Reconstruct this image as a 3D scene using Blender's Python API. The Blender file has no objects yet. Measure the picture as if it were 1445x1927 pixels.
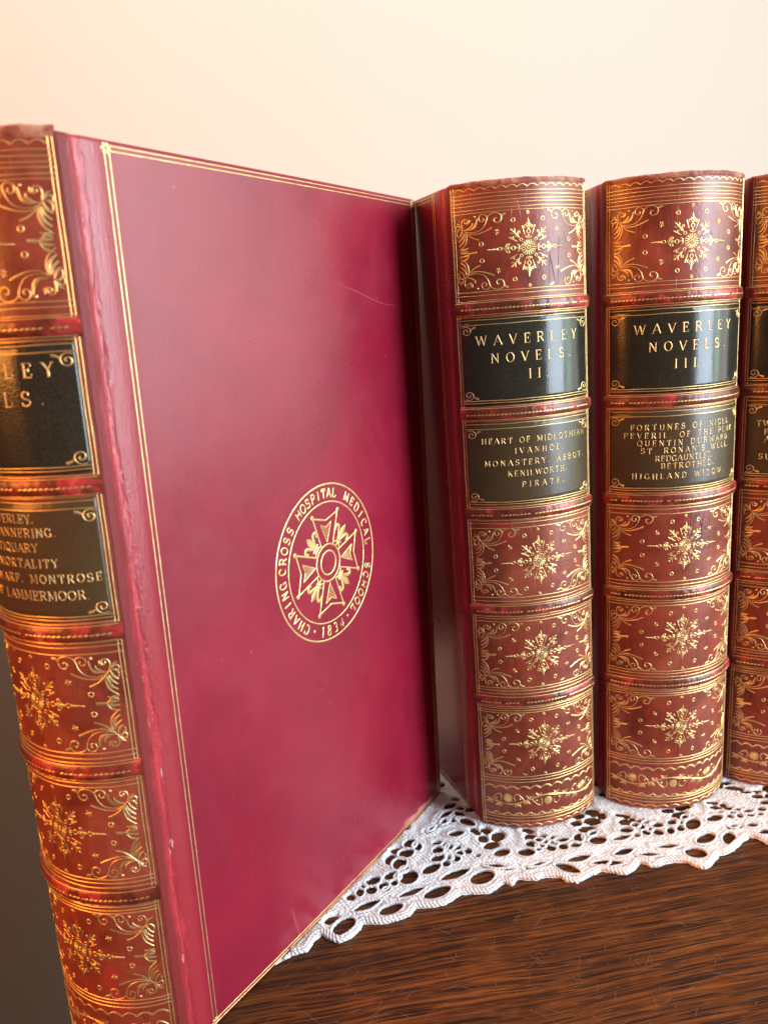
import bpy, bmesh, math, random
import numpy as np
from mathutils import Matrix, Vector
random.seed(7); np.random.seed(7)
C = bpy.context.scene
col = C.collection

# ------------------------------------------------------------------ camera
F_PX, PITCH, ROLL, CAM_H = 1486.53455, .23411, .0618, .1934
cam = bpy.data.cameras.new('camera')
camo = bpy.data.objects.new('camera', cam); col.objects.link(camo)
cam.sensor_fit = 'VERTICAL'; cam.sensor_height = 36.0; cam.lens = F_PX / 1927 * 36.0
cam.clip_start = .01; cam.clip_end = 30
fwd = Vector((0, math.cos(PITCH), -math.sin(PITCH))); right = Vector((1, 0, 0)); down = fwd.cross(right)
r2 = right * math.cos(ROLL) + down * math.sin(ROLL)
d2 = -right * math.sin(ROLL) + down * math.cos(ROLL)
mw = Matrix.Identity(4)
for i in range(3):
    mw[i][0] = r2[i]; mw[i][1] = -d2[i]; mw[i][2] = -fwd[i]
mw[2][3] = CAM_H
camo.matrix_world = mw
cam.dof.use_dof = True; cam.dof.focus_distance = .256; cam.dof.aperture_fstop = 16
C.camera = camo

# ------------------------------------------------------------------ world, lamps, exposure
world = bpy.data.worlds.new('World'); C.world = world; world.use_nodes = True
bg = world.node_tree.nodes['Background']
bg.inputs['Color'].default_value = (1.0, .86, .70, 1); bg.inputs['Strength'].default_value = .13
C.view_settings.view_transform = 'Standard'; C.view_settings.look = 'None'
C.view_settings.exposure = 0; C.view_settings.gamma = 1; C.view_settings.use_curve_mapping = False

def lamp(name, loc, target, sx, sy, power, color, spread=180):
    l = bpy.data.lights.new(name, 'AREA'); l.shape = 'RECTANGLE'; l.size = sx; l.size_y = sy
    l.energy = power; l.color = color; l.spread = math.radians(spread)
    o = bpy.data.objects.new(name, l); col.objects.link(o); o.location = loc
    d = Vector(target) - Vector(loc); o.rotation_euler = d.to_track_quat('-Z', 'Y').to_euler()
    return o
# daylight from a tall window on the right: a sky pane and a greener garden pane beside it
lamp('window_light_sky', (1.05, -.34, .42), (.05, .25, .12), .50, 1.15, 14, (.72, .86, 1.0), 120)
lamp('window_light_garden', (1.10, .03, .42), (.05, .25, .12), .17, 1.15, 1.9, (.72, 1.0, .80), 110)
lamp('window_light_far', (1.12, .32, .42), (.0, .25, .14), .46, 1.7, 2.9, (1.0, .94, .92), 110)
# warm lamp light from the left
lamp('warm_lamp_light', (-.95, -.35, .45), (-.05, .22, .1), .45, .6, 15, (1.0, .33, .055))
# soft fill lamp added to brighten the wall, no real source
lamp('wall_fill_light', (-.10, .40, 1.35), (-.10, .85, .50), .9, .4, 9.6, (1.0, .96, .89))

# ------------------------------------------------------------------ helpers
def tag(o, label=None, cat=None, group=None, kind=None):
    if label: o['label'] = label
    if cat: o['category'] = cat
    if group: o['group'] = group
    if kind: o['kind'] = kind
    return o

class MB:
    """collects vertices and faces, built as one mesh object"""
    def __init__(s): s.v = []; s.f = []; s.m = []; s.sm = []
    def add(s, v, f, m=0, smooth=True):
        o = len(s.v); s.v += [tuple(p) for p in v]
        for q in f: s.f.append(tuple(i + o for i in q)); s.m.append(m); s.sm.append(smooth)
    def grid(s, P, m=0, closed_u=False, closed_v=False, smooth=True):
        nu, nv = len(P), len(P[0]); v = [p for r in P for p in r]; f = []
        for i in range(nu if closed_u else nu - 1):
            for j in range(nv if closed_v else nv - 1):
                i2, j2 = (i + 1) % nu, (j + 1) % nv
                f.append((i * nv + j, i2 * nv + j, i2 * nv + j2, i * nv + j2))
        s.add(v, f, m, smooth)
    def box(s, x0, x1, y0, y1, z0, z1, m=0):
        v = [(x, y, z) for x in (x0, x1) for y in (y0, y1) for z in (z0, z1)]
        s.add(v, [(0, 1, 3, 2), (4, 6, 7, 5), (0, 4, 5, 1), (2, 3, 7, 6), (0, 2, 6, 4), (1, 5, 7, 3)], m, False)
    def build(s, name, mats, parent=None, fix=True):
        me = bpy.data.meshes.new(name); me.from_pydata(s.v, [], s.f)
        for mt in (mats if isinstance(mats, (list, tuple)) else [mats]): me.materials.append(mt)
        me.polygons.foreach_set('material_index', s.m); me.polygons.foreach_set('use_smooth', s.sm)
        if fix:
            b = bmesh.new(); b.from_mesh(me); bmesh.ops.recalc_face_normals(b, faces=b.faces); b.to_mesh(me); b.free()
        me.update()
        o = bpy.data.objects.new(name, me); col.objects.link(o)
        if parent is not None: o.parent = parent
        return o

# ------------------------------------------------------------------ materials
def mat(name):
    m = bpy.data.materials.new(name); m.use_nodes = True; nt = m.node_tree
    return m, nt, nt.nodes['Principled BSDF']
def N(nt, t, **kw):
    n = nt.nodes.new(t)
    for k, v in kw.items():
        if k in n.inputs.keys() if hasattr(n.inputs, 'keys') else False: n.inputs[k].default_value = v
        else: setattr(n, k, v)
    return n
def coords(nt, scale=(1, 1, 1), rand=True):
    tc = N(nt, 'ShaderNodeTexCoord'); mp = N(nt, 'ShaderNodeMapping'); mp.inputs['Scale'].default_value = scale
    nt.links.new(tc.outputs['Object'], mp.inputs['Vector'])
    if rand:
        oi = N(nt, 'ShaderNodeObjectInfo'); mu = N(nt, 'ShaderNodeMath', operation='MULTIPLY'); mu.inputs[1].default_value = 37.0
        nt.links.new(oi.outputs['Random'], mu.inputs[0]); nt.links.new(mu.outputs[0], mp.inputs['Location'])
    return mp.outputs['Vector']
def noise(nt, vec, scale, detail=4, rough=.55, dist=0):
    n = N(nt, 'ShaderNodeTexNoise'); n.inputs['Scale'].default_value = scale; n.inputs['Detail'].default_value = detail
    n.inputs['Roughness'].default_value = rough; n.inputs['Distortion'].default_value = dist
    nt.links.new(vec, n.inputs['Vector']); return n.outputs['Fac']
def voro(nt, vec, scale, feature='F1', out='Distance', rnd=1):
    n = N(nt, 'ShaderNodeTexVoronoi'); n.feature = feature; n.inputs['Scale'].default_value = scale; n.inputs['Randomness'].default_value = rnd
    nt.links.new(vec, n.inputs['Vector']); return n.outputs[out]
def ramp(nt, fac, stops):
    n = N(nt, 'ShaderNodeValToRGB'); e = n.color_ramp.elements
    while len(e) < len(stops): e.new(.5)
    for q, (p, c) in zip(e, stops):
        q.position = p; q.color = c if len(c) == 4 else (*c, 1)
    nt.links.new(fac, n.inputs['Fac']); return n.outputs['Color']
def g(v): return (v, v, v, 1)
def mix(nt, fac, a, b, mode='MIX'):
    n = N(nt, 'ShaderNodeMix'); n.data_type = 'RGBA'; n.blend_type = mode
    for k, s in ((0, fac), (6, a), (7, b)):
        if isinstance(s, (int, float)): n.inputs[k].default_value = s
        elif isinstance(s, tuple): n.inputs[k].default_value = s if len(s) == 4 else (*s, 1)
        else: nt.links.new(s, n.inputs[k])
    return n.outputs[2]
def mth(nt, op, a, b=0.0, c=0.0):
    n = N(nt, 'ShaderNodeMath', operation=op)
    for i, s in enumerate((a, b, c)):
        if isinstance(s, (int, float)): n.inputs[i].default_value = s
        else: nt.links.new(s, n.inputs[i])
    return n.outputs[0]
def bump(nt, b, h, dist, strength=1.0, prev=None):
    n = N(nt, 'ShaderNodeBump'); n.inputs['Distance'].default_value = dist; n.inputs['Strength'].default_value = strength
    nt.links.new(h, n.inputs['Height'])
    if prev is not None: nt.links.new(prev, n.inputs['Normal'])
    nt.links.new(n.outputs[0], b.inputs['Normal']); return n.outputs[0]

def spine_leather():
    m, nt, b = mat('mottled_calf')
    v = coords(nt); vs = coords(nt, (1, 1, .22))
    base = ramp(nt, noise(nt, v, 55, 5, .6, .6), [(.30, (.135, .022, .012)), (.44, (.215, .038, .020)), (.56, (.275, .054, .029)), (.74, (.36, .090, .052))])
    red = ramp(nt, noise(nt, v, 95, 4, .6, .9), [(.59, g(0)), (.66, g(1))])
    c = mix(nt, mth(nt, 'MULTIPLY', red, .5), base, (.44, .030, .024))
    dark = ramp(nt, noise(nt, vs, 120, 3, .6), [(.30, g(1)), (.45, g(0))])
    c = mix(nt, mth(nt, 'MULTIPLY', dark, .28), c, (.07, .012, .008))
    # fine lengthwise cracks
    cr = ramp(nt, voro(nt, coords(nt, (1, 1, .12)), 260, 'DISTANCE_TO_EDGE'), [(0, g(1)), (.035, g(0))])
    crm = mth(nt, 'MULTIPLY', cr, ramp(nt, noise(nt, v, 60, 2), [(.50, g(0)), (.62, g(1))]))
    c = mix(nt, mth(nt, 'MULTIPLY', crm, .35), c, (.06, .010, .008))
    nt.links.new(c, b.inputs['Base Color'])
    b.inputs['IOR'].default_value = 1.5
    rr = ramp(nt, noise(nt, v, 140, 3), [(.3, g(.25)), (.7, g(.38))]); nt.links.new(rr, b.inputs['Roughness'])
    n1 = bump(nt, b, noise(nt, v, 900, 3), .00012, .6)
    n2 = bump(nt, b, noise(nt, vs, 130, 3), .0004, .35, n1)
    bump(nt, b, mth(nt, 'SUBTRACT', 1, crm), .00015, .5, n2)
    return m
def band_leather():
    m, nt, b = mat('rubbed_red_calf')
    v = coords(nt)
    c = ramp(nt, noise(nt, v, 130, 5, .65, .8), [(.34, (.08, .015, .009)), (.52, (.19, .030, .016)), (.61, (.46, .034, .036)), (.74, (.60, .15, .11))])
    nt.links.new(c, b.inputs['Base Color']); b.inputs['Roughness'].default_value = .30
    bump(nt, b, noise(nt, v, 420, 4), .0004, .6); return m
def cap_leather():
    m, nt, b = mat('worn_headcap_leather')
    v = coords(nt)
    c = ramp(nt, noise(nt, v, 150, 6, .7, .6), [(.34, (.12, .018, .014)), (.47, (.34, .07, .045)), (.58, (.46, .20, .11)), (.75, (.50, .27, .17))])
    nt.links.new(c, b.inputs['Base Color']); b.inputs['Roughness'].default_value = .6
    bump(nt, b, noise(nt, v, 700, 5, .7), .0006, .8); return m
def label_leather(name, c0, c1, r0=.12, r1=.20):
    m, nt, b = mat(name)
    v = coords(nt)
    c = mix(nt, noise(nt, v, 110, 5), c0, c1)
    vein = ramp(nt, voro(nt, v, 950, 'DISTANCE_TO_EDGE'), [(0, g(1)), (.12, g(0))])
    c = mix(nt, mth(nt, 'MULTIPLY', vein, .16), c, (.15, .10, .058))
    nt.links.new(c, b.inputs['Base Color'])
    rr = ramp(nt, noise(nt, v, 90, 3), [(.3, g(r0)), (.7, g(r1))]); nt.links.new(rr, b.inputs['Roughness'])
    n1 = bump(nt, b, voro(nt, v, 950, 'DISTANCE_TO_EDGE'), .00007, .3)
    bump(nt, b, noise(nt, coords(nt, (1, 1, .16)), 110, 2), .0005, .30, n1)
    return m
def gold(name='gilt', wear=.35):
    m, nt, b = mat(name)
    v = coords(nt)
    w = ramp(nt, mth(nt, 'ADD', noise(nt, v, 520, 5, .7), mth(nt, 'MULTIPLY', mth(nt, 'SUBTRACT', noise(nt, v, 70, 3), .5), .5)), [(.34, g(1)), (.46, g(0))])
    w = mth(nt, 'MULTIPLY', w, wear)
    c = ramp(nt, noise(nt, v, 300, 3), [(.3, (.78, .49, .18)), (.7, (.96, .73, .36))])
    nt.links.new(mix(nt, w, c, (.22, .06, .03)), b.inputs['Base Color'])
    nt.links.new(mth(nt, 'SUBTRACT', .92, mth(nt, 'MULTIPLY', w, .9)), b.inputs['Metallic'])
    b.inputs['Roughness'].default_value = .44
    bump(nt, b, noise(nt, v, 1500, 3), .00008, .5); return m
def cover_leather():
    m, nt, b = mat('crimson_morocco')
    v = coords(nt, rand=False); vr = coords(nt)
    c = ramp(nt, noise(nt, vr, 26, 6, .65, .5), [(.28, (.205, .0050, .021)), (.50, (.250, .0065, .025)), (.74, (.295, .0095, .031))])
    # scuffs and dull spots
    sp = ramp(nt, voro(nt, vr, 160), [(0, g(1)), (.055, g(1)), (.075, g(0))])
    sp = mth(nt, 'MULTIPLY', sp, ramp(nt, noise(nt, vr, 45, 2), [(.60, g(0)), (.64, g(1))]))
    c = mix(nt, mth(nt, 'MULTIPLY', sp, .22), c, (.55, .26, .24))
    st = ramp(nt, noise(nt, vr, 38, 3, .5, .5), [(.70, g(0)), (.80, g(1))])
    c = mix(nt, mth(nt, 'MULTIPLY', st, .35), c, (.16, .012, .035))
    # rubbed joint: bright red exposed leather in a ragged line beside the spine
    sx = N(nt, 'ShaderNodeSeparateXYZ'); nt.links.new(v, sx.inputs[0])
    rag = noise(nt, coords(nt, (1, 1, .35)), 160, 5, .7)
    pos = mth(nt, 'ADD', sx.outputs['Y'], mth(nt, 'MULTIPLY', mth(nt, 'SUBTRACT', rag, .5), .006))
    j = ramp(nt, mth(nt, 'MULTIPLY', mth(nt, 'ABSOLUTE', mth(nt, 'SUBTRACT', pos, .0052)), 400), [(.10, g(1)), (.34, g(0))])
    jn = mth(nt, 'MULTIPLY', j, ramp(nt, noise(nt, vr, 75, 4, .6), [(.40, g(0)), (.55, g(1))]))
    c = mix(nt, jn, c, (.46, .035, .045))
    hinge = ramp(nt, mth(nt, 'MULTIPLY', sx.outputs['Y'], 50), [(.45, g(1)), (.60, g(0))])
    c = mix(nt, mth(nt, 'MULTIPLY', hinge, .5), c, (.40, .036, .036))  # lighter red along the joint paints in its reflected sheen
    turn = ramp(nt, mth(nt, 'MULTIPLY', pos, 100), [(.25, g(1)), (.40, g(0))])
    c = mix(nt, mth(nt, 'MULTIPLY', turn, .85), c, (.17, .018, .016))
    c = mix(nt, mth(nt, 'MULTIPLY', jn, .8), c, (.50, .035, .045))
    # worn corners and foot edge
    ez = mth(nt, 'SUBTRACT', sx.outputs['Z'], mth(nt, 'MULTIPLY', noise(nt, coords(nt, (1, .4, 1)), 330, 4, .7), .0070))
    foot = mth(nt, 'MULTIPLY', ramp(nt, mth(nt, 'MULTIPLY', ez, 400), [(.0, g(1)), (.25, g(0))]), ramp(nt, mth(nt, 'MULTIPLY', sx.outputs['Y'], 6.5), [(.72, g(0)), (.79, g(1)), (.89, g(1)), (.93, g(.2))]))
    c = mix(nt, foot, c, (.62, .22, .16))
    cy = mth(nt, 'SUBTRACT', sx.outputs['Y'], .1455); cz = mth(nt, 'SUBTRACT', sx.outputs['Z'], .2355)
    dd = mth(nt, 'SQRT', mth(nt, 'ADD', mth(nt, 'MULTIPLY', cy, cy), mth(nt, 'MULTIPLY', cz, cz)))
    dd = mth(nt, 'ADD', dd, mth(nt, 'MULTIPLY', mth(nt, 'SUBTRACT', rag, .5), .004))
    cor = ramp(nt, mth(nt, 'MULTIPLY', dd, 100), [(.18, g(1)), (.36, g(0))])
    c = mix(nt, cor, c, (.16, .075, .035))
    nt.links.new(c, b.inputs['Base Color']); b.inputs['IOR'].default_value = 1.52; b.inputs['Specular IOR Level'].default_value = .75
    rr = ramp(nt, noise(nt, vr, 34, 6, .68, .6), [(.28, g(.25)), (.50, g(.30)), (.72, g(.37))])
    nt.links.new(mth(nt, 'SUBTRACT', .75, mth(nt, 'MULTIPLY', turn, .45)), b.inputs['Specular IOR Level']); rr = mix(nt, turn, rr, g(.48)); nt.links.new(rr, b.inputs['Roughness'])
    n1 = bump(nt, b, voro(nt, vr, 2300), .00005, .3)
    n2 = bump(nt, b, noise(nt, vr, 60, 4), .0005, .16, n1)
    hb = mth(nt, 'MULTIPLY', mth(nt, 'ADD', noise(nt, coords(nt, (1, 1, .16)), 1300, 5, .7), mth(nt, 'MULTIPLY', j, -.6)), hinge)
    bump(nt, b, hb, .0004, .55, n2)
    return m
def paper():
    m, nt, b = mat('page_edges')
    v = coords(nt, (1, .02, .02))
    nt.links.new(ramp(nt, noise(nt, v, 1400, 2), [(.3, (.36, .27, .15)), (.7, (.62, .51, .34))]), b.inputs['Base Color'])
    b.inputs['Roughness'].default_value = .8; return m
def plain(name, c, rough=.5):
    m, nt, b = mat(name); v = coords(nt)
    nt.links.new(mix(nt, noise(nt, v, 300, 3), tuple(x * .85 for x in c), tuple(min(1, x * 1.15) for x in c)), b.inputs['Base Color'])
    b.inputs['Roughness'].default_value = rough; return m
M = dict(calf=spine_leather(), band=band_leather(), cap=cap_leather(), green=label_leather('black_green_label', (.016, .0145, .0095), (.029, .026, .017)),
         brown=label_leather('olive_brown_label', (.050, .028, .011), (.085, .050, .020), .26, .36), gold=gold(), covergold=gold('cover_gilt', .35),
         cover=cover_leather(), paper=paper(), scuff=plain('rubbed_leather_mark', (.34, .030, .055), .6), crack=plain('dark_leather_crack', (.055, .008, .009), .6), fluff=plain('bare_leather_fibre', (.60, .24, .19), .8), tear=plain('torn_red_leather', (.42, .03, .045), .55))

# ------------------------------------------------------------------ ribbons (gilt lines pressed on a surface)
def cat_rom(P, n=5, closed=False):
    P = [np.array(p, float) for p in P]
    if len(P) < 3: return P
    if closed: Q = [P[-1]] + P + [P[0], P[1]]
    else: Q = [2 * P[0] - P[1]] + P + [2 * P[-1] - P[-2]]
    out = []
    for i in range(1, len(Q) - 2):
        for k in range(n):
            t = k / n; a, b_, c, d = Q[i - 1], Q[i], Q[i + 1], Q[i + 2]
            out.append(.5 * (2 * b_ + (c - a) * t + (2 * a - 5 * b_ + 4 * c - d) * t * t + (3 * b_ - a - 3 * c + d) * t ** 3))
    if not closed: out.append(P[-1])
    return out
def ribbon(mb, P, w, S, m=1, lift=.11, taper=None, closed=False):
    """P in mm on surface S(u,v,lift in mm) ; roof-shaped strip. taper: (start,end) width factors"""
    P = [np.array(p, float) for p in P]; n = len(P)
    if n < 2: return
    rows = []
    for i, p in enumerate(P):
        a = P[i - 1] if (i or closed) else P[0]; b = P[(i + 1) % n] if (i < n - 1 or closed) else P[-1]
        d = b - a; L = np.hypot(*d); 
        if L < 1e-9: d = np.array([1., 0]); L = 1
        nrm = np.array([-d[1], d[0]]) / L; ww = w
        if taper:
            t = i / (n - 1); ww = w * (taper[0] * (1 - t) + taper[1] * t) if len(taper) == 2 else w * np.interp(t, np.linspace(0, 1, len(taper)), taper)
        o = nrm * ww / 2
        rows.append([S(*(p - o), .015), S(*(p - o * .45), lift), S(*(p + o * .45), lift), S(*(p + o), .015)])
    mb.grid(rows, m, closed_u=closed)
def dot(mb, p, r, S, m=1, lift=.22, n=9):
    ring = [S(p[0] + r * math.cos(a), p[1] + r * math.sin(a), .015) for a in np.linspace(0, 2 * math.pi, n, endpoint=False)]
    ring2 = [S(p[0] + .6 * r * math.cos(a), p[1] + .6 * r * math.sin(a), lift * .8) for a in np.linspace(0, 2 * math.pi, n, endpoint=False)]
    v = ring + ring2 + [S(p[0], p[1], lift)]
    f = [(i, (i + 1) % n, n + (i + 1) % n, n + i) for i in range(n)] + [(n + i, n + (i + 1) % n, 2 * n) for i in range(n)]
    mb.add(v, f, m)
def circ(c, r, a0=0, a1=360, n=14, ry=None):
    return [(c[0] + r * math.cos(math.radians(a)), c[1] + (ry or r) * math.sin(math.radians(a))) for a in np.linspace(a0, a1, n)]

# ------------------------------------------------------------------ letters: strokes on a 1-high body
def arc(cx, cy, rx, ry, a0, a1, n=10): return [(cx + rx * math.cos(math.radians(a)), cy + ry * math.sin(math.radians(a))) for a in np.linspace(a0, a1, n)]
K, T_ = 1.0, .55     # thick and thin strokes
GL = {
 'A': (.86, [([(.04, 0), (.43, 1)], T_, 1), ([(.43, 1), (.82, 0)], K, 2), ([(.18, .34), (.67, .34)], T_, 0)]),
 'B': (.74, [([(.14, 0), (.14, 1)], K, 3), ([(.04, 1), (.40, 1)] + arc(.40, .76, .24, .24, 80, -80) + [(.14, .52)], T_ + .2, 0), ([(.40, .52)] + arc(.42, .26, .28, .26, 80, -90) + [(.04, 0)], T_ + .2, 0)]),
 'C': (.80, [(arc(.43, .5, .37, .5, 45, 315, 18), K - .1, 0), ([(.72, .98), (.72, .72)], T_, 0)]),
 'D': (.86, [([(.14, 0), (.14, 1)], K, 3), ([(.04, 1), (.36, 1)] + arc(.38, .5, .42, .5, 88, -88, 14) + [(.04, 0)], T_ + .2, 0)]),
 'E': (.70, [([(.14, 0), (.14, 1)], K, 0), ([(.02, 1), (.64, 1), (.64, .78)], T_, 0), ([(.14, .52), (.46, .52)], T_, 0), ([(.46, .64), (.46, .40)], T_, 0), ([(.02, 0), (.66, 0), (.66, .24)], T_, 0)]),
 'F': (.68, [([(.14, 0), (.14, 1)], K, 1), ([(.02, 1), (.64, 1), (.64, .76)], T_, 0), ([(.14, .52), (.46, .52)], T_, 0), ([(.46, .64), (.46, .40)], T_, 0)]),
 'G': (.86, [(arc(.43, .5, .37, .5, 48, 330, 18), K - .1, 0), ([(.74, .42), (.74, .04)], K, 0), ([(.56, .42), (.86, .42)], T_, 0), ([(.72, .98), (.72, .74)], T_, 0)]),
 'H': (.90, [([(.15, 0), (.15, 1)], K, 3), ([(.75, 0), (.75, 1)], K, 3), ([(.15, .52), (.75, .52)], T_, 0)]),
 'I': (.34, [([(.17, 0), (.17, 1)], K, 3)]),
 'K': (.84, [([(.14, 0), (.14, 1)], K, 3), ([(.14, .40), (.68, 1)], T_, 2), ([(.34, .60), (.74, 0)], K, 2)]),
 'L': (.68, [([(.14, 0), (.14, 1)], K, 2), ([(.02, 0), (.64, 0), (.64, .28)], T_, 0)]),
 'M': (1.02, [([(.13, 0), (.13, 1)], T_, 3), ([(.13, 1), (.51, .12)], K, 0), ([(.51, .12), (.89, 1)], T_, 0), ([(.89, 0), (.89, 1)], K, 3)]),
 'N': (.90, [([(.14, 0), (.14, 1)], T_, 3), ([(.14, 1), (.76, 0)], K, 0), ([(.76, 0), (.76, 1)], T_, 2)]),
 'O': (.88, [(arc(.44, .5, .39, .5, 0, 360, 24), K - .12, 9)]),
 'P': (.72, [([(.14, 0), (.14, 1)], K, 1), ([(.02, 1), (.40, 1)] + arc(.40, .73, .27, .27, 80, -80) + [(.14, .46)], T_ + .2, 0)]),
 'Q': (.88, [(arc(.44, .5, .39, .5, 0, 360, 24), K - .12, 9), ([(.40, .22), (.58, .10), (.82, -.16)], K - .2, 0)]),
 'R': (.84, [([(.14, 0), (.14, 1)], K, 1), ([(.02, 1), (.40, 1)] + arc(.42, .75, .25, .25, 80, -80) + [(.14, .50)], T_ + .2, 0), ([(.40, .50), (.60, .22), (.74, 0)], K, 1)]),
 'S': (.70, [(arc(.34, .745, .25, .255, 30, 265, 12) + arc(.35, .25, .28, .25, 85, -150, 12), K - .1, 0), ([(.58, .98), (.58, .74)], T_, 0), ([(.06, .26), (.06, .02)], T_, 0)]),
 'T': (.78, [([(.39, 0), (.39, 1)], K, 1), ([(.05, .76), (.05, 1), (.73, 1), (.73, .76)], T_, 0)]),
 'U': (.88, [([(.16, 1), (.16, .30)] + arc(.45, .30, .29, .30, 190, 350, 10) + [(.74, .30), (.74, 1)], K - .15, 4)]),
 'V': (.86, [([(.06, 1), (.43, 0)], K, 1), ([(.43, 0), (.80, 1)], T_, 2)]),
 'W': (1.20, [([(.05, 1), (.33, 0)], K, 1), ([(.33, 0), (.60, .95)], T_, 0), ([(.60, .95), (.87, 0)], K, 0), ([(.87, 0), (1.15, 1)], T_, 2)]),
 'X': (.84, [([(.08, 1), (.76, 0)], K, 3), ([(.08, 0), (.76, 1)], T_, 3)]),
 'Y': (.82, [([(.06, 1), (.41, .46)], K, 1), ([(.76, 1), (.41, .46)], T_, 1), ([(.41, .46), (.41, 0)], K, 2)]),
 'Z': (.74, [([(.08, .76), (.08, 1), (.66, 1)], T_, 0), ([(.66, 1), (.06, 0)], K, 0), ([(.06, 0), (.68, 0), (.68, .24)], T_, 0)]),
 '.': (.26, [([(.09, .05), (.17, .05)], 1.25, 0)]),
 "'": (.22, [([(.13, 1), (.07, .74)], K, 0)]),
 '1': (.40, [([(.22, 0), (.22, 1)], K, 0), ([(.06, .80), (.22, 1)], T_ + .2, 0)]),
 '8': (.62, [(arc(.31, .76, .20, .24, 0, 360, 16), K - .1, 9), (arc(.31, .26, .25, .26, 0, 360, 16), K - .1, 9)]),
 '3': (.60, [(arc(.29, .75, .21, .25, 150, -85, 10) + arc(.29, .26, .25, .26, 85, -150, 10), K - .1, 0)]),
 '4': (.66, [([(.46, 0), (.46, 1), (.05, .30), (.62, .30)], K - .1, 0)]),
 ' ': (.55, []),
}
def glyph(mb, ch, org, ex, ey, h, hx, S, weight, serif=True, m=1, lift=.13):
    """draw ch: lower left corner org, unit axes ex, ey on the surface, height h, width scale hx"""
    wd, strokes = GL[ch]
    mp = lambda q: np.array(org) + np.array(ex) * q[0] * hx + np.array(ey) * q[1] * h
    for pts, w, sf in strokes:
        if sf == 9: ribbon(mb, [mp(p) for p in pts[:-1]], weight * w, S, m, lift, closed=True); continue
        if not serif and w < K: w = K - .1
        P = []
        for a, b in zip(pts[:-1], pts[1:]):     # subdivide so that strokes follow the curved back
            k = max(1, int(abs(b[0] - a[0]) * 3))
            for i in range(k): P.append((a[0] + (b[0] - a[0]) * i / k, a[1] + (b[1] - a[1]) * i / k))
        P.append(pts[-1]); ribbon(mb, [mp(p) for p in P], weight * w, S, m, lift)
        if serif and sf:
            ends = {1: [pts[0]], 2: [pts[-1]], 3: [pts[0], pts[-1]], 4: [pts[0], pts[-1]]}[sf]
            for e in ends: ribbon(mb, [mp((e[0] - .13, e[1])), mp(e), mp((e[0] + .13, e[1]))], weight * .5, S, m, lift)
def text_line(mb, s, u0, u1, v, h, S, weight, m=1):
    nat = sum(GL[c][0] for c in s) * h; gaps = len(s) - 1; span = u1 - u0
    k = min(1.0, (span * .86) / nat); hx = h * k; gap = (span - nat * k) / max(1, gaps)
    x = u0
    for c in s:
        dv = random.uniform(-.06, .06); glyph(mb, c, (x, v + dv), (1, random.uniform(-.015, .015)), (random.uniform(-.02, .02), 1), h, hx, S, weight, True, m)
        x += GL[c][0] * hx + gap

# ------------------------------------------------------------------ gilt ornaments (mm, panel centre at 0,0)
def px6(L, ox=345, oy=340, s=23.2): return [((x - ox) / s, -(y - oy) / s) for x, y in L]
FLOURISH = [
    (px6([(400, 425), (432, 462), (478, 500), (530, 520)]), .42, (.5, .9, 1.2)),
    (px6([(418, 445), (470, 474), (530, 474), (585, 458), (632, 438)]), .45, (.4, .9, 1.35)),
    (px6([(425, 452), (490, 462), (548, 446), (582, 408), (592, 372), (612, 348), (650, 335), (688, 345), (703, 372), (690, 400), (662, 407), (646, 390), (655, 372), (670, 376)]), .38, (.5, 1, 1)),
    (px6([(700, 362), (718, 350), (740, 346)]), .8, (.5, 1, .4)),
    (px6([(586, 396), (596, 368), (580, 345), (553, 342), (534, 358), (536, 384), (556, 392), (570, 378), (560, 366)]), .34, None),
    (px6([(428, 455), (434, 500), (418, 545), (372, 584)]), .42, (1, 1, .6)),
    (px6([(412, 440), (450, 432), (478, 412), (482, 394)]), .6, (.3, 1, .5)),
    (px6([(430, 440), (480, 436), (508, 412), (520, 366)]), .8, (.3, 1.2, .4)),
    (px6([(404, 424), (398, 392), (408, 368), (432, 362), (446, 380), (434, 394), (421, 385), (426, 376)]), .36, None),
    (px6([(436, 398), (455, 388), (458, 366)]), .7, (.4, 1, .3)),
    (px6([(402, 436), (388, 470), (360, 490)]), .6, (.4, 1.1, .3)),
    (px6([(414, 456), (402, 492), (368, 520)]), .65, (.3, 1.1, .5)),
    (px6([(424, 462), (410, 520), (372, 552)]), .7, (.3, 1.1, .6)),
    (px6([(392, 420), (370, 404), (352, 412), (352, 432), (366, 440), (374, 428)]), .36, None),
    (px6([(398, 424), (380, 396), (356, 386)]), .45, (.6, 1, .5)),
    (px6([(408, 436), (378, 430), (356, 452), (358, 478)]), .45, (.4, 1, .5)),
]
TULIP = [(px6([(445, 640), (475, 638), (507, 636)], 345, 640), .75, (.8, 1, 1)),
         (px6([(448, 642), (415, 616), (405, 604), (372, 606)], 345, 640), .6, (.4, 1.1, .5)),
         (px6([(440, 600), (402, 612), (374, 622)], 345, 640), .6, (.4, 1, .4)),
         (px6([(448, 640), (410, 634), (372, 632)], 345, 640), .7, (.3, 1.2, .4)),
         (px6([(448, 642), (420, 656), (370, 660)], 345, 640), .7, (.3, 1.2, .4)),
         (px6([(446, 646), (425, 676), (400, 688), (374, 692)], 345, 640), .6, (.3, 1.1, .5))]
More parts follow.
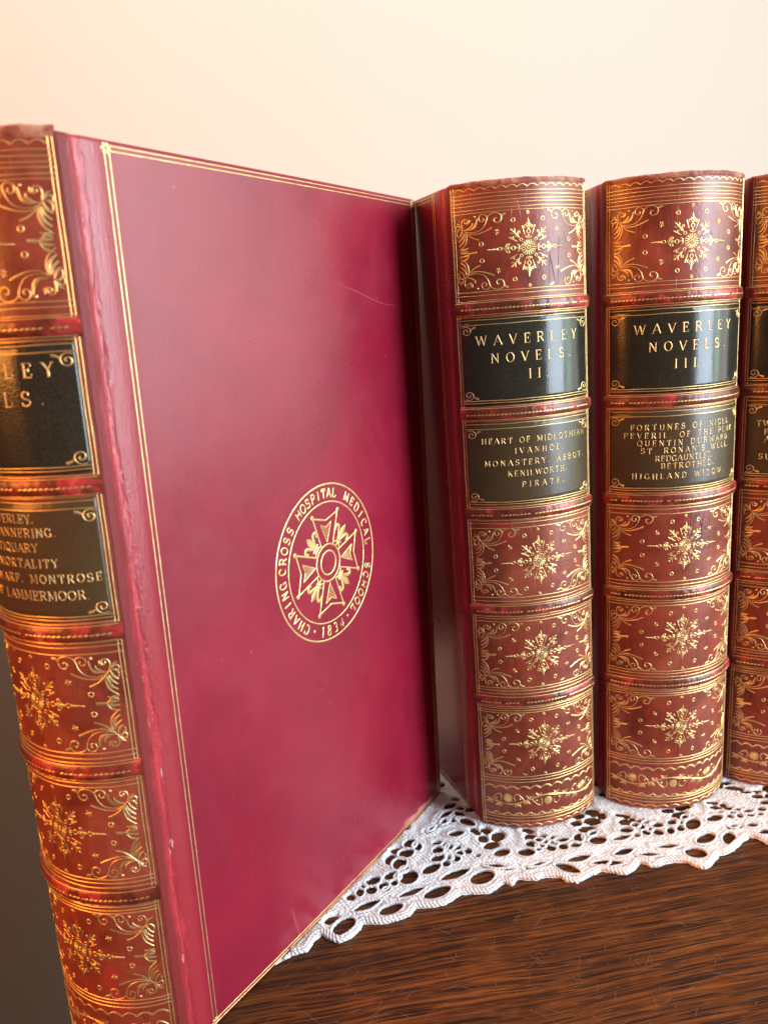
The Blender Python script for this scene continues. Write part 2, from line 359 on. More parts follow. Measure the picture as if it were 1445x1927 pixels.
def snowflake(mb, cx, cy, S, sx=1.0):
    def P(L): return [(cx + x, cy + y) for x, y in L]
    def rot(L, a):
        a = math.radians(a); c, s = math.cos(a), math.sin(a); return P([(x * c - y * s, x * s + y * c) for x, y in L])
    ribbon(mb, P(circ((0, 0), .55, 0, 340, 10)), .3, S, closed=True); dot(mb, (cx, cy), .22, S)
    for k in range(16):
        ribbon(mb, rot([(.85, 0), (1.5, 0), (2.2, 0)], k * 22.5), .52, S, taper=(.35, .8, 1.0))
    ribbon(mb, P(circ((0, 0), 2.45, 0, 345, 24)), .16, S, closed=True)
    for k in range(4): ribbon(mb, rot(circ((3.5, 0), .48, 0, 330, 10), 45 + 90 * k), .26, S, closed=True)
    for k in range(8):          # plain rays
        a = 22.5 + 45 * k; L = 7.2 if k % 2 else 7.0
        ribbon(mb, rot([(4.2, 0), (5.8, 0), (L, 0)], a + (6 if k % 4 in (0, 3) else -6) * (1 if k % 2 == 0 else -1) * .8), .50, S, taper=(.45, .9, 1.0))
    for k in range(4):          # long arms
        a = 90 * k; s = 1.0 if k % 2 else 1.06
        R = lambda L: rot([(x * s, y) for x, y in L], a)
        ribbon(mb, R([(2.9, 0), (3.5, .35), (4.1, 0), (3.5, -.35)]), .3, S, closed=True)
        for sg in (1, -1): ribbon(mb, R([(2.9, sg * .1), (3.1, sg * .9), (3.7, sg * 1.1)]), .36, S, taper=(1, 1, .5))
        ribbon(mb, R(circ((4.9, 0), .62, 0, 330, 10)), .36, S, closed=True)
        for sg in (1, -1):
            ribbon(mb, R(cat_rom([(5.5, 0), (6.1, sg * .25), (6.9, sg * .95), (6.6, sg * 1.45), (6.05, sg * 1.25), (6.25, sg * .9)], 3)), .36, S)
            ribbon(mb, R([(7.0, sg * .25), (7.4, sg * .7)]), .4, S)
        dot(mb, R([(6.6, 0)])[0], .38, S)
        if k % 2: ribbon(mb, R([(6.6, 0), (7.6, 0), (8.4, 0), (9.3, 0)]), .75, S, taper=(.5, 1.15, .7, .1)); 
        else:
            ribbon(mb, R([(6.6, 0), (7.6, 0), (8.3, 0)]), .7, S, taper=(.5, 1.1, .3))
            ribbon(mb, R(circ((8.9, 0), .55, 0, 330, 9)), .32, S, closed=True)
            dot(mb, R([(9.9, 0)])[0], .42, S)
            for j in range(6): dot(mb, R([(10.6 + .42 * j, 0)])[0], .32 - .025 * j, S, lift=.18, n=7)
    for k in range(4):          # diagonal sprigs
        a = 45 + 90 * k; R = lambda L: rot(L, a)
        ribbon(mb, R([(4.3, 0), (5.5, 0), (6.8, 0), (8.6, 0)]), .6, S, taper=(.5, .8, 1.1, .3))
        for sg in (1, -1):
            ribbon(mb, R(cat_rom([(4.6, 0), (5.4, sg * .35), (6.1, sg * 1.1), (5.7, sg * 1.5), (5.3, sg * 1.1)], 3)), .36, S)
            ribbon(mb, R([(6.6, sg * .2), (7.2, sg * .85), (7.6, sg * .95)]), .42, S, taper=(.6, 1, .6))
        dot(mb, R([(8.0, 0)])[0], .36, S)
def star(mb, p, S, r=.85):
    for k in range(6):
        a = math.radians(60 * k + 12); ribbon(mb, [p + np.array([math.cos(a), math.sin(a)]) * .12, p + np.array([math.cos(a), math.sin(a)]) * r], .36, S, taper=(.4, 1.1))
def floral_panel(mb, S, U, v0, v1, u0=0.):
    """one compartment between two sets of lines; U half width"""
    cy = (v0 + v1) / 2; hh = (v1 - v0) / 2
    u00, ja = u0, random.uniform(-.05, .05)
    S0 = S
    def S(u, v, l, q=(random.uniform(-.35, .35), random.uniform(-.35, .35))):     # each tool struck a little off
        du, dv = u - u00, v - cy; return S0(u00 + du - ja * dv + q[0], cy + dv + ja * du + q[1], l)
    snowflake(mb, u0, cy + .25, S)
    S = S0
    k = min(1.0, (U - 1.5) / 24.0)
    for sx in (1, -1):
        for sy in (1, -1):
            jx, jy = random.uniform(-.3, .3), random.uniform(-.2, .2)
            for L, w, tp in FLOURISH:
                if random.random() < .05: continue
                ribbon(mb, cat_rom([(u0 - sx * (U - 1.5) + sx * x * k + jx, cy - sy * (-(hh - .5) - y) + jy) for x, y in L], 4), w * random.uniform(.8, 1.1), S, taper=tp, lift=random.uniform(.06, .15))
            dot(mb, (u0 - sx * (U - 1.5 - 6.4), cy + sy * (hh - 1.1)), .36, S)
            q = lambda x, y: np.array([u0 + sx * x, cy + sy * y])
            for c in ((5.0, hh - 3.1), (min(15.5, U - 9), 2.6)):
                ribbon(mb, [q(c[0] + .62 * math.cos(a), c[1] + .62 * math.sin(a)) for a in np.linspace(0, 2 * math.pi, 13)[:-1]], .34, S, closed=True)
            star(mb, q(10.2, 6.0), S)
        for L, w, tp in TULIP:
            ribbon(mb, cat_rom([(u0 - sx * (U - 1.5) + sx * x * k, cy + y) for x, y in L], 4), w, S, taper=tp)
        star(mb, np.array([u0, cy + sx * (hh - 1.0)]), S, .6); dot(mb, (u0, cy + sx * (hh - 1.0)), .3, S)
def hline(mb, S, v, ua, ub, w=.30, n=44, lift=.13):
    ph = random.random() * 9
    ribbon(mb, [(u, v + .05 * math.sin(u * .4 + ph)) for u in np.linspace(ua, ub, n)], w, S, lift=lift)
def scallop(mb, S, v, ua, ub, step=3.6, h=.8, up=1, w=.30):
    n = int((ub - ua) / step); st = (ub - ua) / n
    for i in range(n):
        a = ua + i * st
        ribbon(mb, [(a + st * t, v + up * h * (math.sin(math.pi * t) ** .8)) for t in np.linspace(.02, .98, 9)], w, S, taper=(.8, 1.2, 1.6))
def garland(mb, S, v, ua, ub):
    per = 31.0; f = lambda u: v + 1.7 * math.sin((u - ua) / per * 2 * math.pi + 2.9)
    ribbon(mb, [(u, f(u)) for u in np.linspace(ua + .5, ub - .5, 70)], .42, S)
    ribbon(mb, [(u, f(u) + .5 * math.sin((u - ua) * .4)) for u in np.linspace(ua + .5, ub - .5, 70)], .22, S)
    k0 = -1
    for i in range(-1, 5):
        u = ua + (i * .5 + .75 - 2.9 / (2 * math.pi)) * per      # troughs and crests in turn
        if not ua + 1.5 < u < ub - 1.5: continue
        s = 1 if f(u) < v else -1
        c = np.array([u, v + s * .9])
        if i % 2 == 0:
            for k in range(12):
                a = math.radians(30 * k); e = np.array([math.cos(a), math.sin(a)])
                ribbon(mb, [c + .4 * e, c + 1.2 * e, c + 2.0 * e], .62, S, taper=(.4, 1.1, .3))
            dot(mb, c, .55, S)
        else:
            dot(mb, c, 1.6, S, lift=.22, n=16)
            for k in range(4): ribbon(mb, [(c[0] - 1.3, c[1] - 1.0 + .55 * k), (c[0], c[1] - .85 + .55 * k), (c[0] + 1.3, c[1] - .6 + .55 * k)], .2, S, lift=.36)
        for sg in (1, -1):      # curling tendrils round the flower
            ribbon(mb, cat_rom([(u + sg * 6.4, f(u + sg * 6.4)), (u + sg * 5.0, v + s * 1.5), (u + sg * 3.2, v + s * 2.6), (u + sg * 2.4, v + s * 1.2), (u + sg * 2.8, v - s * .4)], 4), .36, S, taper=(.5, 1, 1, .6))
            for q in (3.6, 7.2):
                uu = u + sg * q
                if not ua + 1 < uu < ub - 1: continue
                for dd in (-1.0, 0, 1.0): ribbon(mb, [(uu, f(uu) - s * .1), (uu + dd * .8, f(uu) - s * 1.0), (uu + dd * 1.2, f(uu) - s * 1.7)], .6, S, taper=(.4, 1.1, .2))
            dot(mb, (u + sg * 4.6, f(u + sg * 4.6) + s * 1.5), .42, S)

# ------------------------------------------------------------------ book builder. Own frame: x along the spine, y depth, z up; metres
H = .2355; WB = .1455
LINES = [231.7, 230.5, 229.3, 228.3, 227.0, 226.0, 201.4, 200.2, 198.5, 193.4, 192.4, 190.8, 165.5, 164.7, 163.4, 158.5, 157.5, 155.8, 130.0, 129.2, 128.1,
         123.2, 122.2, 120.4, 94.5, 93.1, 91.9, 87.2, 86.4, 85.2, 58.9, 57.8, 56.5, 50.7, 49.7, 48.8, 22.0, 20.9, 19.7, 5.2, 4.2, 2.8]
BANDS = [196.0, 160.95, 125.6, 89.5, 53.6]
def make_book(label, M4, w, b, U, u0, title, contents, skew=0.0, emblem=False, wornseed=0):
    random.seed(100 + wornseed)
    root = bpy.data.objects.new('leather_bound_book', None); col.objects.link(root); root.matrix_world = M4
    root.empty_display_size = .02
    tag(root, label, 'book', 'matching leather bound volumes standing upright')
    R = (w * w / 4 + b * b) / (2 * b); ph = math.asin(w / 2 / R)
    def S(u, v, l=0.):
        t = u / 1000 / R; rr = R + l / 1000
        return (w / 2 + rr * math.sin(t), -(rr * math.cos(t) - (R - b)), v / 1000)
    UL, UR = u0 - U, u0 + U; ue = 1000 * R * ph
    # --- spine (leather back with its gilt)
    mb = MB(); us = np.linspace(-ue, ue, 73); vs = np.linspace(0, H * 1000, 60)
    mb.grid([[S(u, v, .008 * math.sin(v * .05 + wornseed) * math.sin(u * .12 + 1)) for v in vs] for u in us], 0)
    mb.grid([[S(u, v, -2.2) for v in (0, H * 1000)] for u in us], 0)
    for v in (0, H * 1000): mb.grid([[S(u, v, l) for l in (0, -2.2)] for u in us], 0)
    for v in LINES:
        if v in (192.4, 190.8, 165.5, 164.7, 157.5, 155.8, 130.0, 129.2): continue
        hline(mb, S, v, UL + .4, UR - .4)
    for u in (UL + .25, UL + 1.15, UR - .25, UR - 1.15):
        ribbon(mb, [(u + .04 * math.sin(v * .3 + u), v) for v in np.linspace(.5, H * 1000 - 1, 90)], .26, S)
    for a, c in ((201.4, 226.0), (94.5, 120.4), (58.9, 85.2), (22.0, 48.8)): floral_panel(mb, S, U, a, c, u0)
    scallop(mb, S, 232.7, UL + 1.4, UR - 1.4, 3.3, .9)
    scallop(mb, S, 16.6, UL + 1.4, UR - 1.4, 4.0, 1.3, w=.45); scallop(mb, S, 6.7, UL + 1.4, UR - 1.4, 4.0, 1.2, -1, w=.4)
    scallop(mb, S, .6, UL + 1.4, UR - 1.4, 4.2, 1.0)
    garland(mb, S, 11.9, UL + 1.4, UR - 1.4)
    mb.build('spine', [M['calf'], M['gold']], root)
    # --- raised bands
    for zb in BANDS:
        mb = MB(); prof = [(2.25 * math.cos(a), 1.15 * math.sin(a) ** .7 - .05) for a in np.linspace(0, math.pi, 11)]
        wob = [random.uniform(-.08, .08) for _ in us]
        mb.grid([[S(u, zb + y, max(-.2, l + (wo if l > .5 else 0))) for y, l in prof] for u, wo in zip(us, wob)], 0)
        SB = lambda u, v, l: S(u, v, l + 1.08)
        for l_, dv in ((.62, 1.95), (.62, -1.95)):
            ribbon(mb, [(u, zb + dv) for u in np.linspace(UL + .4, UR - .4, 44)], .28, lambda u, v, l, q=l_: S(u, v, l + q))
        uu = UL + 2.2
        while uu < UR - 2.0:
            if random.random() > .06: ribbon(mb, [(uu, zb - .3), (uu + .55, zb - .18), (uu + 1.0, zb - .1)], .62, SB, taper=(.6, 1, .6))
            uu += 1.28
        mb.build('raised_band', [M['band'], M['gold']], root)
    # --- labels
    for nm, mt, va, vb, lines, texts in (('title_label', M['green'], 163.9, 193.0, (192.4, 190.8, 165.5, 164.7), title), ('contents_label', M['brown'], 128.7, 158.0, (157.5, 155.8, 130.0, 129.2), contents)):
        mb = MB(); SL = lambda u, v, l: S(u, v, l + .22)
        uu = np.linspace(UL + 1.5, UR - 1.5, 60); rows = []
        for u in uu:
            e0, e1 = random.uniform(-.12, .12), random.uniform(-.12, .12)
            rows.append([S(u, va + e0, .0)] + [S(u, v, .22) for v in np.linspace(va + e0 + .1, vb + e1 - .1, 12)] + [S(u, vb + e1, .0)])
        mb.grid([[S(uu[0] - .05, v, 0) for v in np.linspace(va, vb, 14)]] + rows + [[S(uu[-1] + .05, v, 0) for v in np.linspace(va, vb, 14)]], 0)
        for v in lines: hline(mb, SL, v, UL + 1.4, UR - 1.4)
        for s, a, c, v, h, wt in texts: text_line(mb, s, a + u0, c + u0, v, h, SL, wt)
        top, bot = lines[1], lines[2]
        for sx in (1, -1):
            for sy, vv in ((1, top), (-1, bot)):
                q = lambda x, y: (u0 - sx * (U - 1.6) + sx * x, vv - sy * y)
                ribbon(mb, cat_rom([q(.4, .6), q(1.6, .35), q(2.7, .8), q(3.2, 1.8), q(2.7, 2.8), q(1.6, 3.1), q(.8, 2.5), q(.9, 1.6), q(1.7, 1.3), q(2.2, 1.8), q(1.8, 2.2)], 4), .32, SL)
                ribbon(mb, [q(3.3, 1.4), q(4.2, .9), q(5.1, .7)], .75, SL, taper=(.4, .9, .9))
        mb.build(nm, [mt, M['gold']], root)
    # --- headcap
    mb = MB(); prof = [(.0, -1.5), (.18, -1.1), (.26, -.5), (.1, -.05), (-.5, .2), (-1.5, .25), (-2.4, .0), (-2.6, -1.4)]
    rows = []
    for i, u in enumerate(np.linspace(-ue, ue, 120)):
        e = .06 * random.uniform(-1, 1) + .14 * math.sin(i * .31 + wornseed) * math.sin(i * .13); rows.append([S(u, H * 1000 + z + (.9 if emblem and z > -1 else 0) + e * (1 if z > -1 else 0), l) for l, z in prof])
    mb.grid(rows, 0); mb.build('headcap', [M['cap']], root)
    # --- boards: outer face x=0 (left) and x=w (right)
    sk = lambda y: -math.tan(skew) * y
    for side in ('back_board', 'front_board'):
        rt = side == 'front_board'
        off = lambda y: (+.0007 * math.exp(-((y - .0046) / .0009) ** 2) - .0002 * math.exp(-((y - .0095) / .003) ** 2) + .0006 * math.sin(math.pi * min(1, max(0, (y - .012) / (WB - .012)))) * -1)
        ys = [0, .001, .002, .003, .0038, .0046, .0054, .0062, .007, .008, .009, .010, .0115, .0135, .017] + list(np.linspace(.022, WB - .0016, 22)) + [WB - .0008, WB - .0003, WB]
        outer = [(y, off(y) + (.0009 if y == WB else .0003 if y > WB - .0005 else 0)) for y in ys]
        inner = [(WB, .0028), (WB - .0006, .0034)] + [(y, .0034) for y in np.linspace(WB - .004, .006, 10)] + [(0, .0034)]
        ring = outer + inner
        def X(y, d, inset):
            c = .0017; dd = d + (c - d) * min(1, inset / .0017) * .55
            yy = y - (inset if y > WB - .002 else 0)
            return ((w - dd) if rt else dd) + sk(yy), yy
        zs = [(0, .0009), (.0003, .0003), (.0010, 0)] + [(z, 0) for z in np.linspace(.003, H - .003, 70)] + [(H - .0010, 0), (H - .0003, .0003), (H, .0009)]
        mb = MB(); P = []
        for z, ins in zs: P.append([(*X(y, d, ins), z) for y, d in ring])
        mb.grid(P, 0, closed_v=True)
        nr = len(ring)
        for row in (P[0], P[-1]): mb.add(row, [tuple(range(nr))], 0, False)
        def SC(u, v, l):    # u = depth from the spine edge mm, v height mm
            d = off(u / 1000) - l / 1000; return ((w - d) if rt else d) + sk(u / 1000), u / 1000, v / 1000
        Y0, Y1, Z0, Z1 = 12.0, WB * 1000 - 2.0, 1.0, H * 1000 - 1.2
        for i in (0, 1):
            e = 1.35 * i
            ribbon(mb, [(Y0 + e, v) for v in np.linspace(Z0 + e, Z1 - e, 60)], .34, SC, lift=.09)
            ribbon(mb, [(Y1 - e, v) for v in np.linspace(Z0 + e, Z1 - e, 60)], .34, SC, lift=.09)
            ribbon(mb, [(u, Z0 + e * .8) for u in np.linspace(Y0 + e, Y1 - e, 60)], .34, SC, lift=.09)
            ribbon(mb, [(u, Z1 - e * .8) for u in np.linspace(Y0 + e, Y1 - e, 60)], .34, SC, lift=.09)
        for cy in (Y0 + .5, Y1 - .5):
            for cz in (Z0 + .6, Z1 - .6):
                for k in range(6): dot(mb, (cy + .95 * math.cos(k * 1.047), cz + .95 * math.sin(k * 1.047)), .42, SC, lift=.13)
                ribbon(mb, circ((cy, cz), .55, 0, 330, 9), .3, SC, closed=True)
        # ragged torn leather along the joint
        if rt:
            z = 4.0
            while z < H * 1000 - 6:
                L = min(random.uniform(4, 16), H * 1000 - 1.5 - z)
                pts = [(4.9 + .5 * math.sin(z * .045) + random.uniform(-.35, .35), z + L * t) for t in np.linspace(0, 1, 6)]
                ribbon(mb, cat_rom(pts, 3), random.uniform(.18, .5), SC, 2, .07, taper=(.2, 1, .7, .15)); z += L * random.uniform(.8, 1.5)
            jag = lambda z: .45 * math.sin(z * .045) + .25 * math.sin(z * .31 + wornseed) + .12 * math.sin(z * 1.07)
            z = 2.0
            while z < H * 1000 - 8:
                L = min(random.uniform(14, 40), H * 1000 - 2 - z)
                ribbon(mb, [(4.35 + jag(z + L * t) + random.uniform(-.10, .10), z + L * t) for t in np.linspace(0, 1, int(L * 1.2) + 3)], random.uniform(.22, .42), SC, 4, .03, taper=(.1, 1, .6, 1, .1))
                z += L * random.uniform(.95, 1.25)
            for _ in range(26):
                z = random.uniform(4, H * 1000 - 6); L = random.uniform(.8, 3.5); u_ = 4.9 + jag(z) + random.gauss(0, .5)
                ribbon(mb, [(u_ + random.uniform(-.2, .2), z + L * t) for t in np.linspace(0, 1, 5)], random.uniform(.25, .7), SC, 5 if random.random() < .45 else 2, .09, taper=(.1, 1, .8, .1))
        if emblem and rt: draw_emblem(mb, SC)
        mb.build(side, [M['cover'], M['covergold'], M['tear'], M['scuff'], M['crack'], M['fluff']], root)
    # --- pages
    mb = MB(); t3 = 2.6
    arcp = [S(u, 0, -t3) for u in np.linspace(-ue * .86, ue * .86, 25)]
    poly = [(x, y) for x, y, z in arcp] + [(w - .0038 + sk(WB - .004), WB - .004), (.0038 + sk(WB - .004), WB - .004)]
    n = len(poly); mb.add([(x, y, .003) for x, y in poly] + [(x, y, H - .0035) for x, y in poly], [tuple(range(n)), tuple(range(n, 2 * n))] + [(i, (i + 1) % n, n + (i + 1) % n, n + i) for i in range(n)], 0, False)
    mb.build('page_block', M['paper'], root)
    return root

def draw_emblem(mb, SC):
    cy, cz = 12.0 + 67.8, 119.9
    P = lambda L: [(cy + x, cz + y) for x, y in L]
    pol = lambda r, a: (r * math.cos(math.radians(a)), r * math.sin(math.radians(a)))
    lf = .09
    for r, w_ in ((25.4, .62), (19.7, .52), (6.1, .62), (3.9, .62)):
        ribbon(mb, P(circ((0, 0), r, 0, 358, 72 if r > 10 else 36)), w_, SC, lift=lf, closed=True)
    def ring_text(s, a0, a1, top_out=True, h=2.9, r=22.5):
        n = len(s); sg = -1 if top_out else 1
        for i, c in enumerate(s):
            a = a0 + (a1 - a0) * i / max(1, n - 1)
            up = np.array(pol(1, a)) * (1 if top_out else -1); ex = np.array([up[1], -up[0]])
            hx = h * .92; ctr = np.array(pol(r, a)) + np.array([cy, cz])
            org = ctr - ex * GL[c][0] * hx / 2 - up * h / 2
            glyph(mb, c, org, ex, up, h, hx, SC, .60, False, 1, lf)
    ring_text('CHARING', -126, -177); ring_text('CROSS', 172, 140); ring_text('HOSPITAL', 125, 76)
    ring_text('MEDICAL', 58, 4); ring_text('SCHOOL', -18, -59); ring_text('1834', -104, -78, False, 3.3)
    for a in (-68.5, -115.5): dot(mb, (cy + pol(22.3, a)[0], cz + pol(22.3, a)[1]), .5, SC, lift=.12)
    for k in range(4):
        a = math.radians(90 * k); c, s = math.cos(a), math.sin(a)
        Rt = lambda L: P([(x * c - y * s, x * s + y * c) for x, y in L])
        O = [(5.4, -2.9), (15.7, -6.4), (13.9, 0), (15.7, 6.4), (5.4, 2.9)]
        for p, q in zip(O[:-1], O[1:]): ribbon(mb, Rt([p, ((p[0] + q[0]) / 2, (p[1] + q[1]) / 2), q]), .60, SC, lift=lf)
        for e in (O[1], O[3]): dot(mb, Rt([(e[0] + .35, e[1] * 1.03)])[0], .78, SC, lift=.13)
        I = [(6.7, 0), (13.0, -2.8), (11.8, 0), (13.0, 2.8)]
        for p, q in zip(I, I[1:] + I[:1]): ribbon(mb, Rt([p, q]), .34, SC, lift=lf)
        for x in np.arange(7.4, 13, .5):
            yy = (x - 6.7) / 6.3 * 2.8
            if x < 11.8: ribbon(mb, Rt([(x, -yy), (x + .25, yy)]), .2, SC, lift=lf)
            else:
                y0 = (x - 11.8) / 1.2 * 2.8
                for sg in (1, -1): ribbon(mb, Rt([(x, sg * y0), (x, sg * yy)]), .2, SC, lift=lf)
        a = math.radians(45 + 90 * k); c2, s2 = math.cos(a), math.sin(a)
        Rf = lambda L: P([(x * c2 - y * s2, x * s2 + y * c2) for x, y in L])
        ribbon(mb, Rf([(8.6, 0), (10.6, 0), (12.6, 0), (14.4, 0)]), 2.3, SC, lift=lf, taper=(.35, .8, 1, .06))
        for sg in (1, -1):
            ribbon(mb, Rf(cat_rom([(8.6, sg * .5), (10.4, sg * 1.3), (12.2, sg * 2.5), (12.0, sg * 3.7), (10.8, sg * 3.7), (10.5, sg * 3.0)], 4)), 1.1, SC, lift=lf, taper=(.4, 1, 1.1, .9, .5))
            ribbon(mb, Rf(cat_rom([(8.2, sg * .4), (7.2, sg * 1.3), (6.7, sg * 2.2)], 3)), .7, SC, lift=lf, taper=(.7, 1, .5))
        ribbon(mb, Rf([(8.5, -1.7), (8.5, 1.7)]), .7, SC, lift=.12); ribbon(mb, Rf([(7.3, -1.3), (7.3, 1.3)]), .4, SC, lift=.12)
        ribbon(mb, Rf([(8.2, 0), (6.5, 0)]), .8, SC, lift=lf, taper=(1, .3))
    # rubs and scratches on the leather
    def scr(L, w_, tp=(.1, 1, .1)): ribbon(mb, cat_rom(L, 5), w_, SC, 3, .02, taper=tp)
    scr([(12 + 70, 208), (12 + 90, 204.5), (12 + 108, 200), (12 + 126, 199)], .35)
    scr([(12 + 36, 14), (12 + 37, 8), (12 + 38.5, 2)], 1.0, (.3, 1, .6)); scr([(12 + 50, 148), (12 + 56, 146), (12 + 62, 148), (12 + 69, 146.5)], .22)
    scr([(12 + 95, 92), (12 + 97, 84)], .35); scr([(12 + 88, 150), (12 + 91, 146.8)], .35); scr([(12 + 24, 96), (12 + 27, 94)], .4)
    random.seed(5)
    for _ in range(34):
        p = np.array([random.uniform(18, 135), random.uniform(6, 225)]); a = random.uniform(0, 6.28); L = random.uniform(.3, 2.2)
        scr([p, p + L * .5 * np.array([math.cos(a), math.sin(a)]), p + L * np.array([math.cos(a + .3), math.sin(a + .3)])], random.uniform(.12, .3))

def frame(x, y, z, a, lean):
    """own x axis at yaw a, leaning sideways by lean (top towards +x)"""
    ex = Vector((math.cos(a) * math.cos(lean), math.sin(a) * math.cos(lean), -math.sin(lean)))
    ez = Vector((math.cos(a) * math.sin(lean), math.sin(a) * math.sin(lean), math.cos(lean)))
    ey = ez.cross(ex); m = Matrix.Identity(4)
    for i in range(3): m[i][0] = ex[i]; m[i][1] = ey[i]; m[i][2] = ez[i]
    m[0][3], m[1][3], m[2][3] = x, y, z
    return m
def frame1():
    x1, y1, a1, l1, w1, s0 = -.05788, .18777, .97478, .00795, .047, -.012
    ca, sa = math.cos(a1), math.sin(a1)
    s = Vector((ca * math.cos(l1), sa * math.cos(l1), -math.sin(l1))); ez = Vector((ca * math.sin(l1), sa * math.sin(l1), math.cos(l1)))
    ey = s; ex = ey.cross(ez); m = Matrix.Identity(4)
    o = Vector((x1, y1, 0)) + s * s0 - ex * w1
    for i in range(3): m[i][0] = ex[i]; m[i][1] = ey[i]; m[i][2] = ez[i]; m[i][3] = o[i]
    m[2][3] -= .0008
    return m @ Matrix.Diagonal((1, 1, 1.008, 1))
def title(num, na, nb, base=(184.0, 178.1, 172.2)):
    t = [('WAVERLEY', -18.8, 18.0, base[0], 3.1, .43), ('NOVELS.', -14.0, 15.0, base[1], 3.1, .43)]
    if num: t.append((num, na, nb, base[2], 3.1, .43))
    return t
def body(rows): return [(s, a, b, v, h * .95, .31) for s, a, b, v, h in rows]  # contents lettering

WA = M  # keep a handle
make_book('nearest book, turned to show its crimson cover with the round gilt emblem', frame1(), .047, .012, 24.4, 2.5,
          title('', 0, 0, (185.6, 179.5, 172.2)),
          body([('WAVERLEY.', -8.2, 7.9, 152.8, 2.1), ('GUY MANNERING.', -14.0, 12.9, 149.5, 2.1), ('ANTIQUARY', -9, 7.9, 145.9, 2.1), ('OLD MORTALITY', -13.5, 12.4, 142.2, 2.1), ('BLACK DWARF. MONTROSE.', -22.4, 23.0, 138.4, 2.1), ('BRIDE OF LAMMERMOOR.', -21.5, 18.6, 134.2, 2.3)]),
          0, True, 1)
make_book('book with II on its black label, leaning on the crimson cover beside it', frame(.03143, .27416, 0, .15811, -.01675), .04648, .00866, 25.2, 0,
          title('II.', -1.6, 5.6),
          body([('HEART OF MIDLOTHIAN.', -18.5, 22.4, 150.6, 2.0), ('IVANHOE.', -7.3, 10.6, 146.9, 2.0), ('MONASTERY. ABBOT.', -17.7, 20.4, 142.8, 2.0), ('KENILWORTH.', -9.9, 12.0, 139.0, 2.0), ('PIRATE.', -5.2, 10.6, 135.0, 2.0)]),
          .185, False, 2)
make_book('book with III on its black label, third upright spine from the left', frame(.08279, .28529, 0, .1189, -.0065), .05063, .01263, 28.6, 0,
          title('III.', -5.4, 5.4, (184.3, 178.2, 172.2)),
          body([('FORTUNES OF NIGEL.', -19.8, 20.0, 151.0, 2.05), ('PEVERIL. OF THE PEAK', -22.1, 21.6, 148.1, 2.05), ('QUENTIN DURWARD.', -17.5, 19.8, 145.3, 2.05), ("ST. RONAN'S WELL.", -16.2, 19.4, 142.6, 2.05), ('REDGAUNTLET.', -11.4, 10.2, 139.8, 2.05), ('BETROTHED.', -9.4, 10.9, 137.0, 2.05), ('HIGHLAND WIDOW.', -19.2, 16.6, 133.4, 2.05)]),
          0, False, 3)
make_book('book standing at the far right, its shaded spine cut off by the picture edge', frame(.13554, .29524, 0, .11219, .0018), .050, .0125, 28.2, 0,
          title('IV.', -5, 5, (183.6, 177.8, 172.0)),
          body([('TWO DROVERS.', -23.2, 3.0, 148.1, 2.2), ('FAIR MAID OF PERTH.', -20.5, 20.6, 144.9, 2.2), ('ANNE OF GEIERSTEIN.', -20.3, 20.8, 142.1, 2.2), ('COUNT ROBERT.', -13.4, 14.0, 138.8, 2.2), ("SURGEON'S DAUGHTER.", -22.0, 22.0, 135.6, 2.2), ('CASTLE DANGEROUS.', -18.4, 18.8, 132.4, 2.2)]),
          0, False, 4)

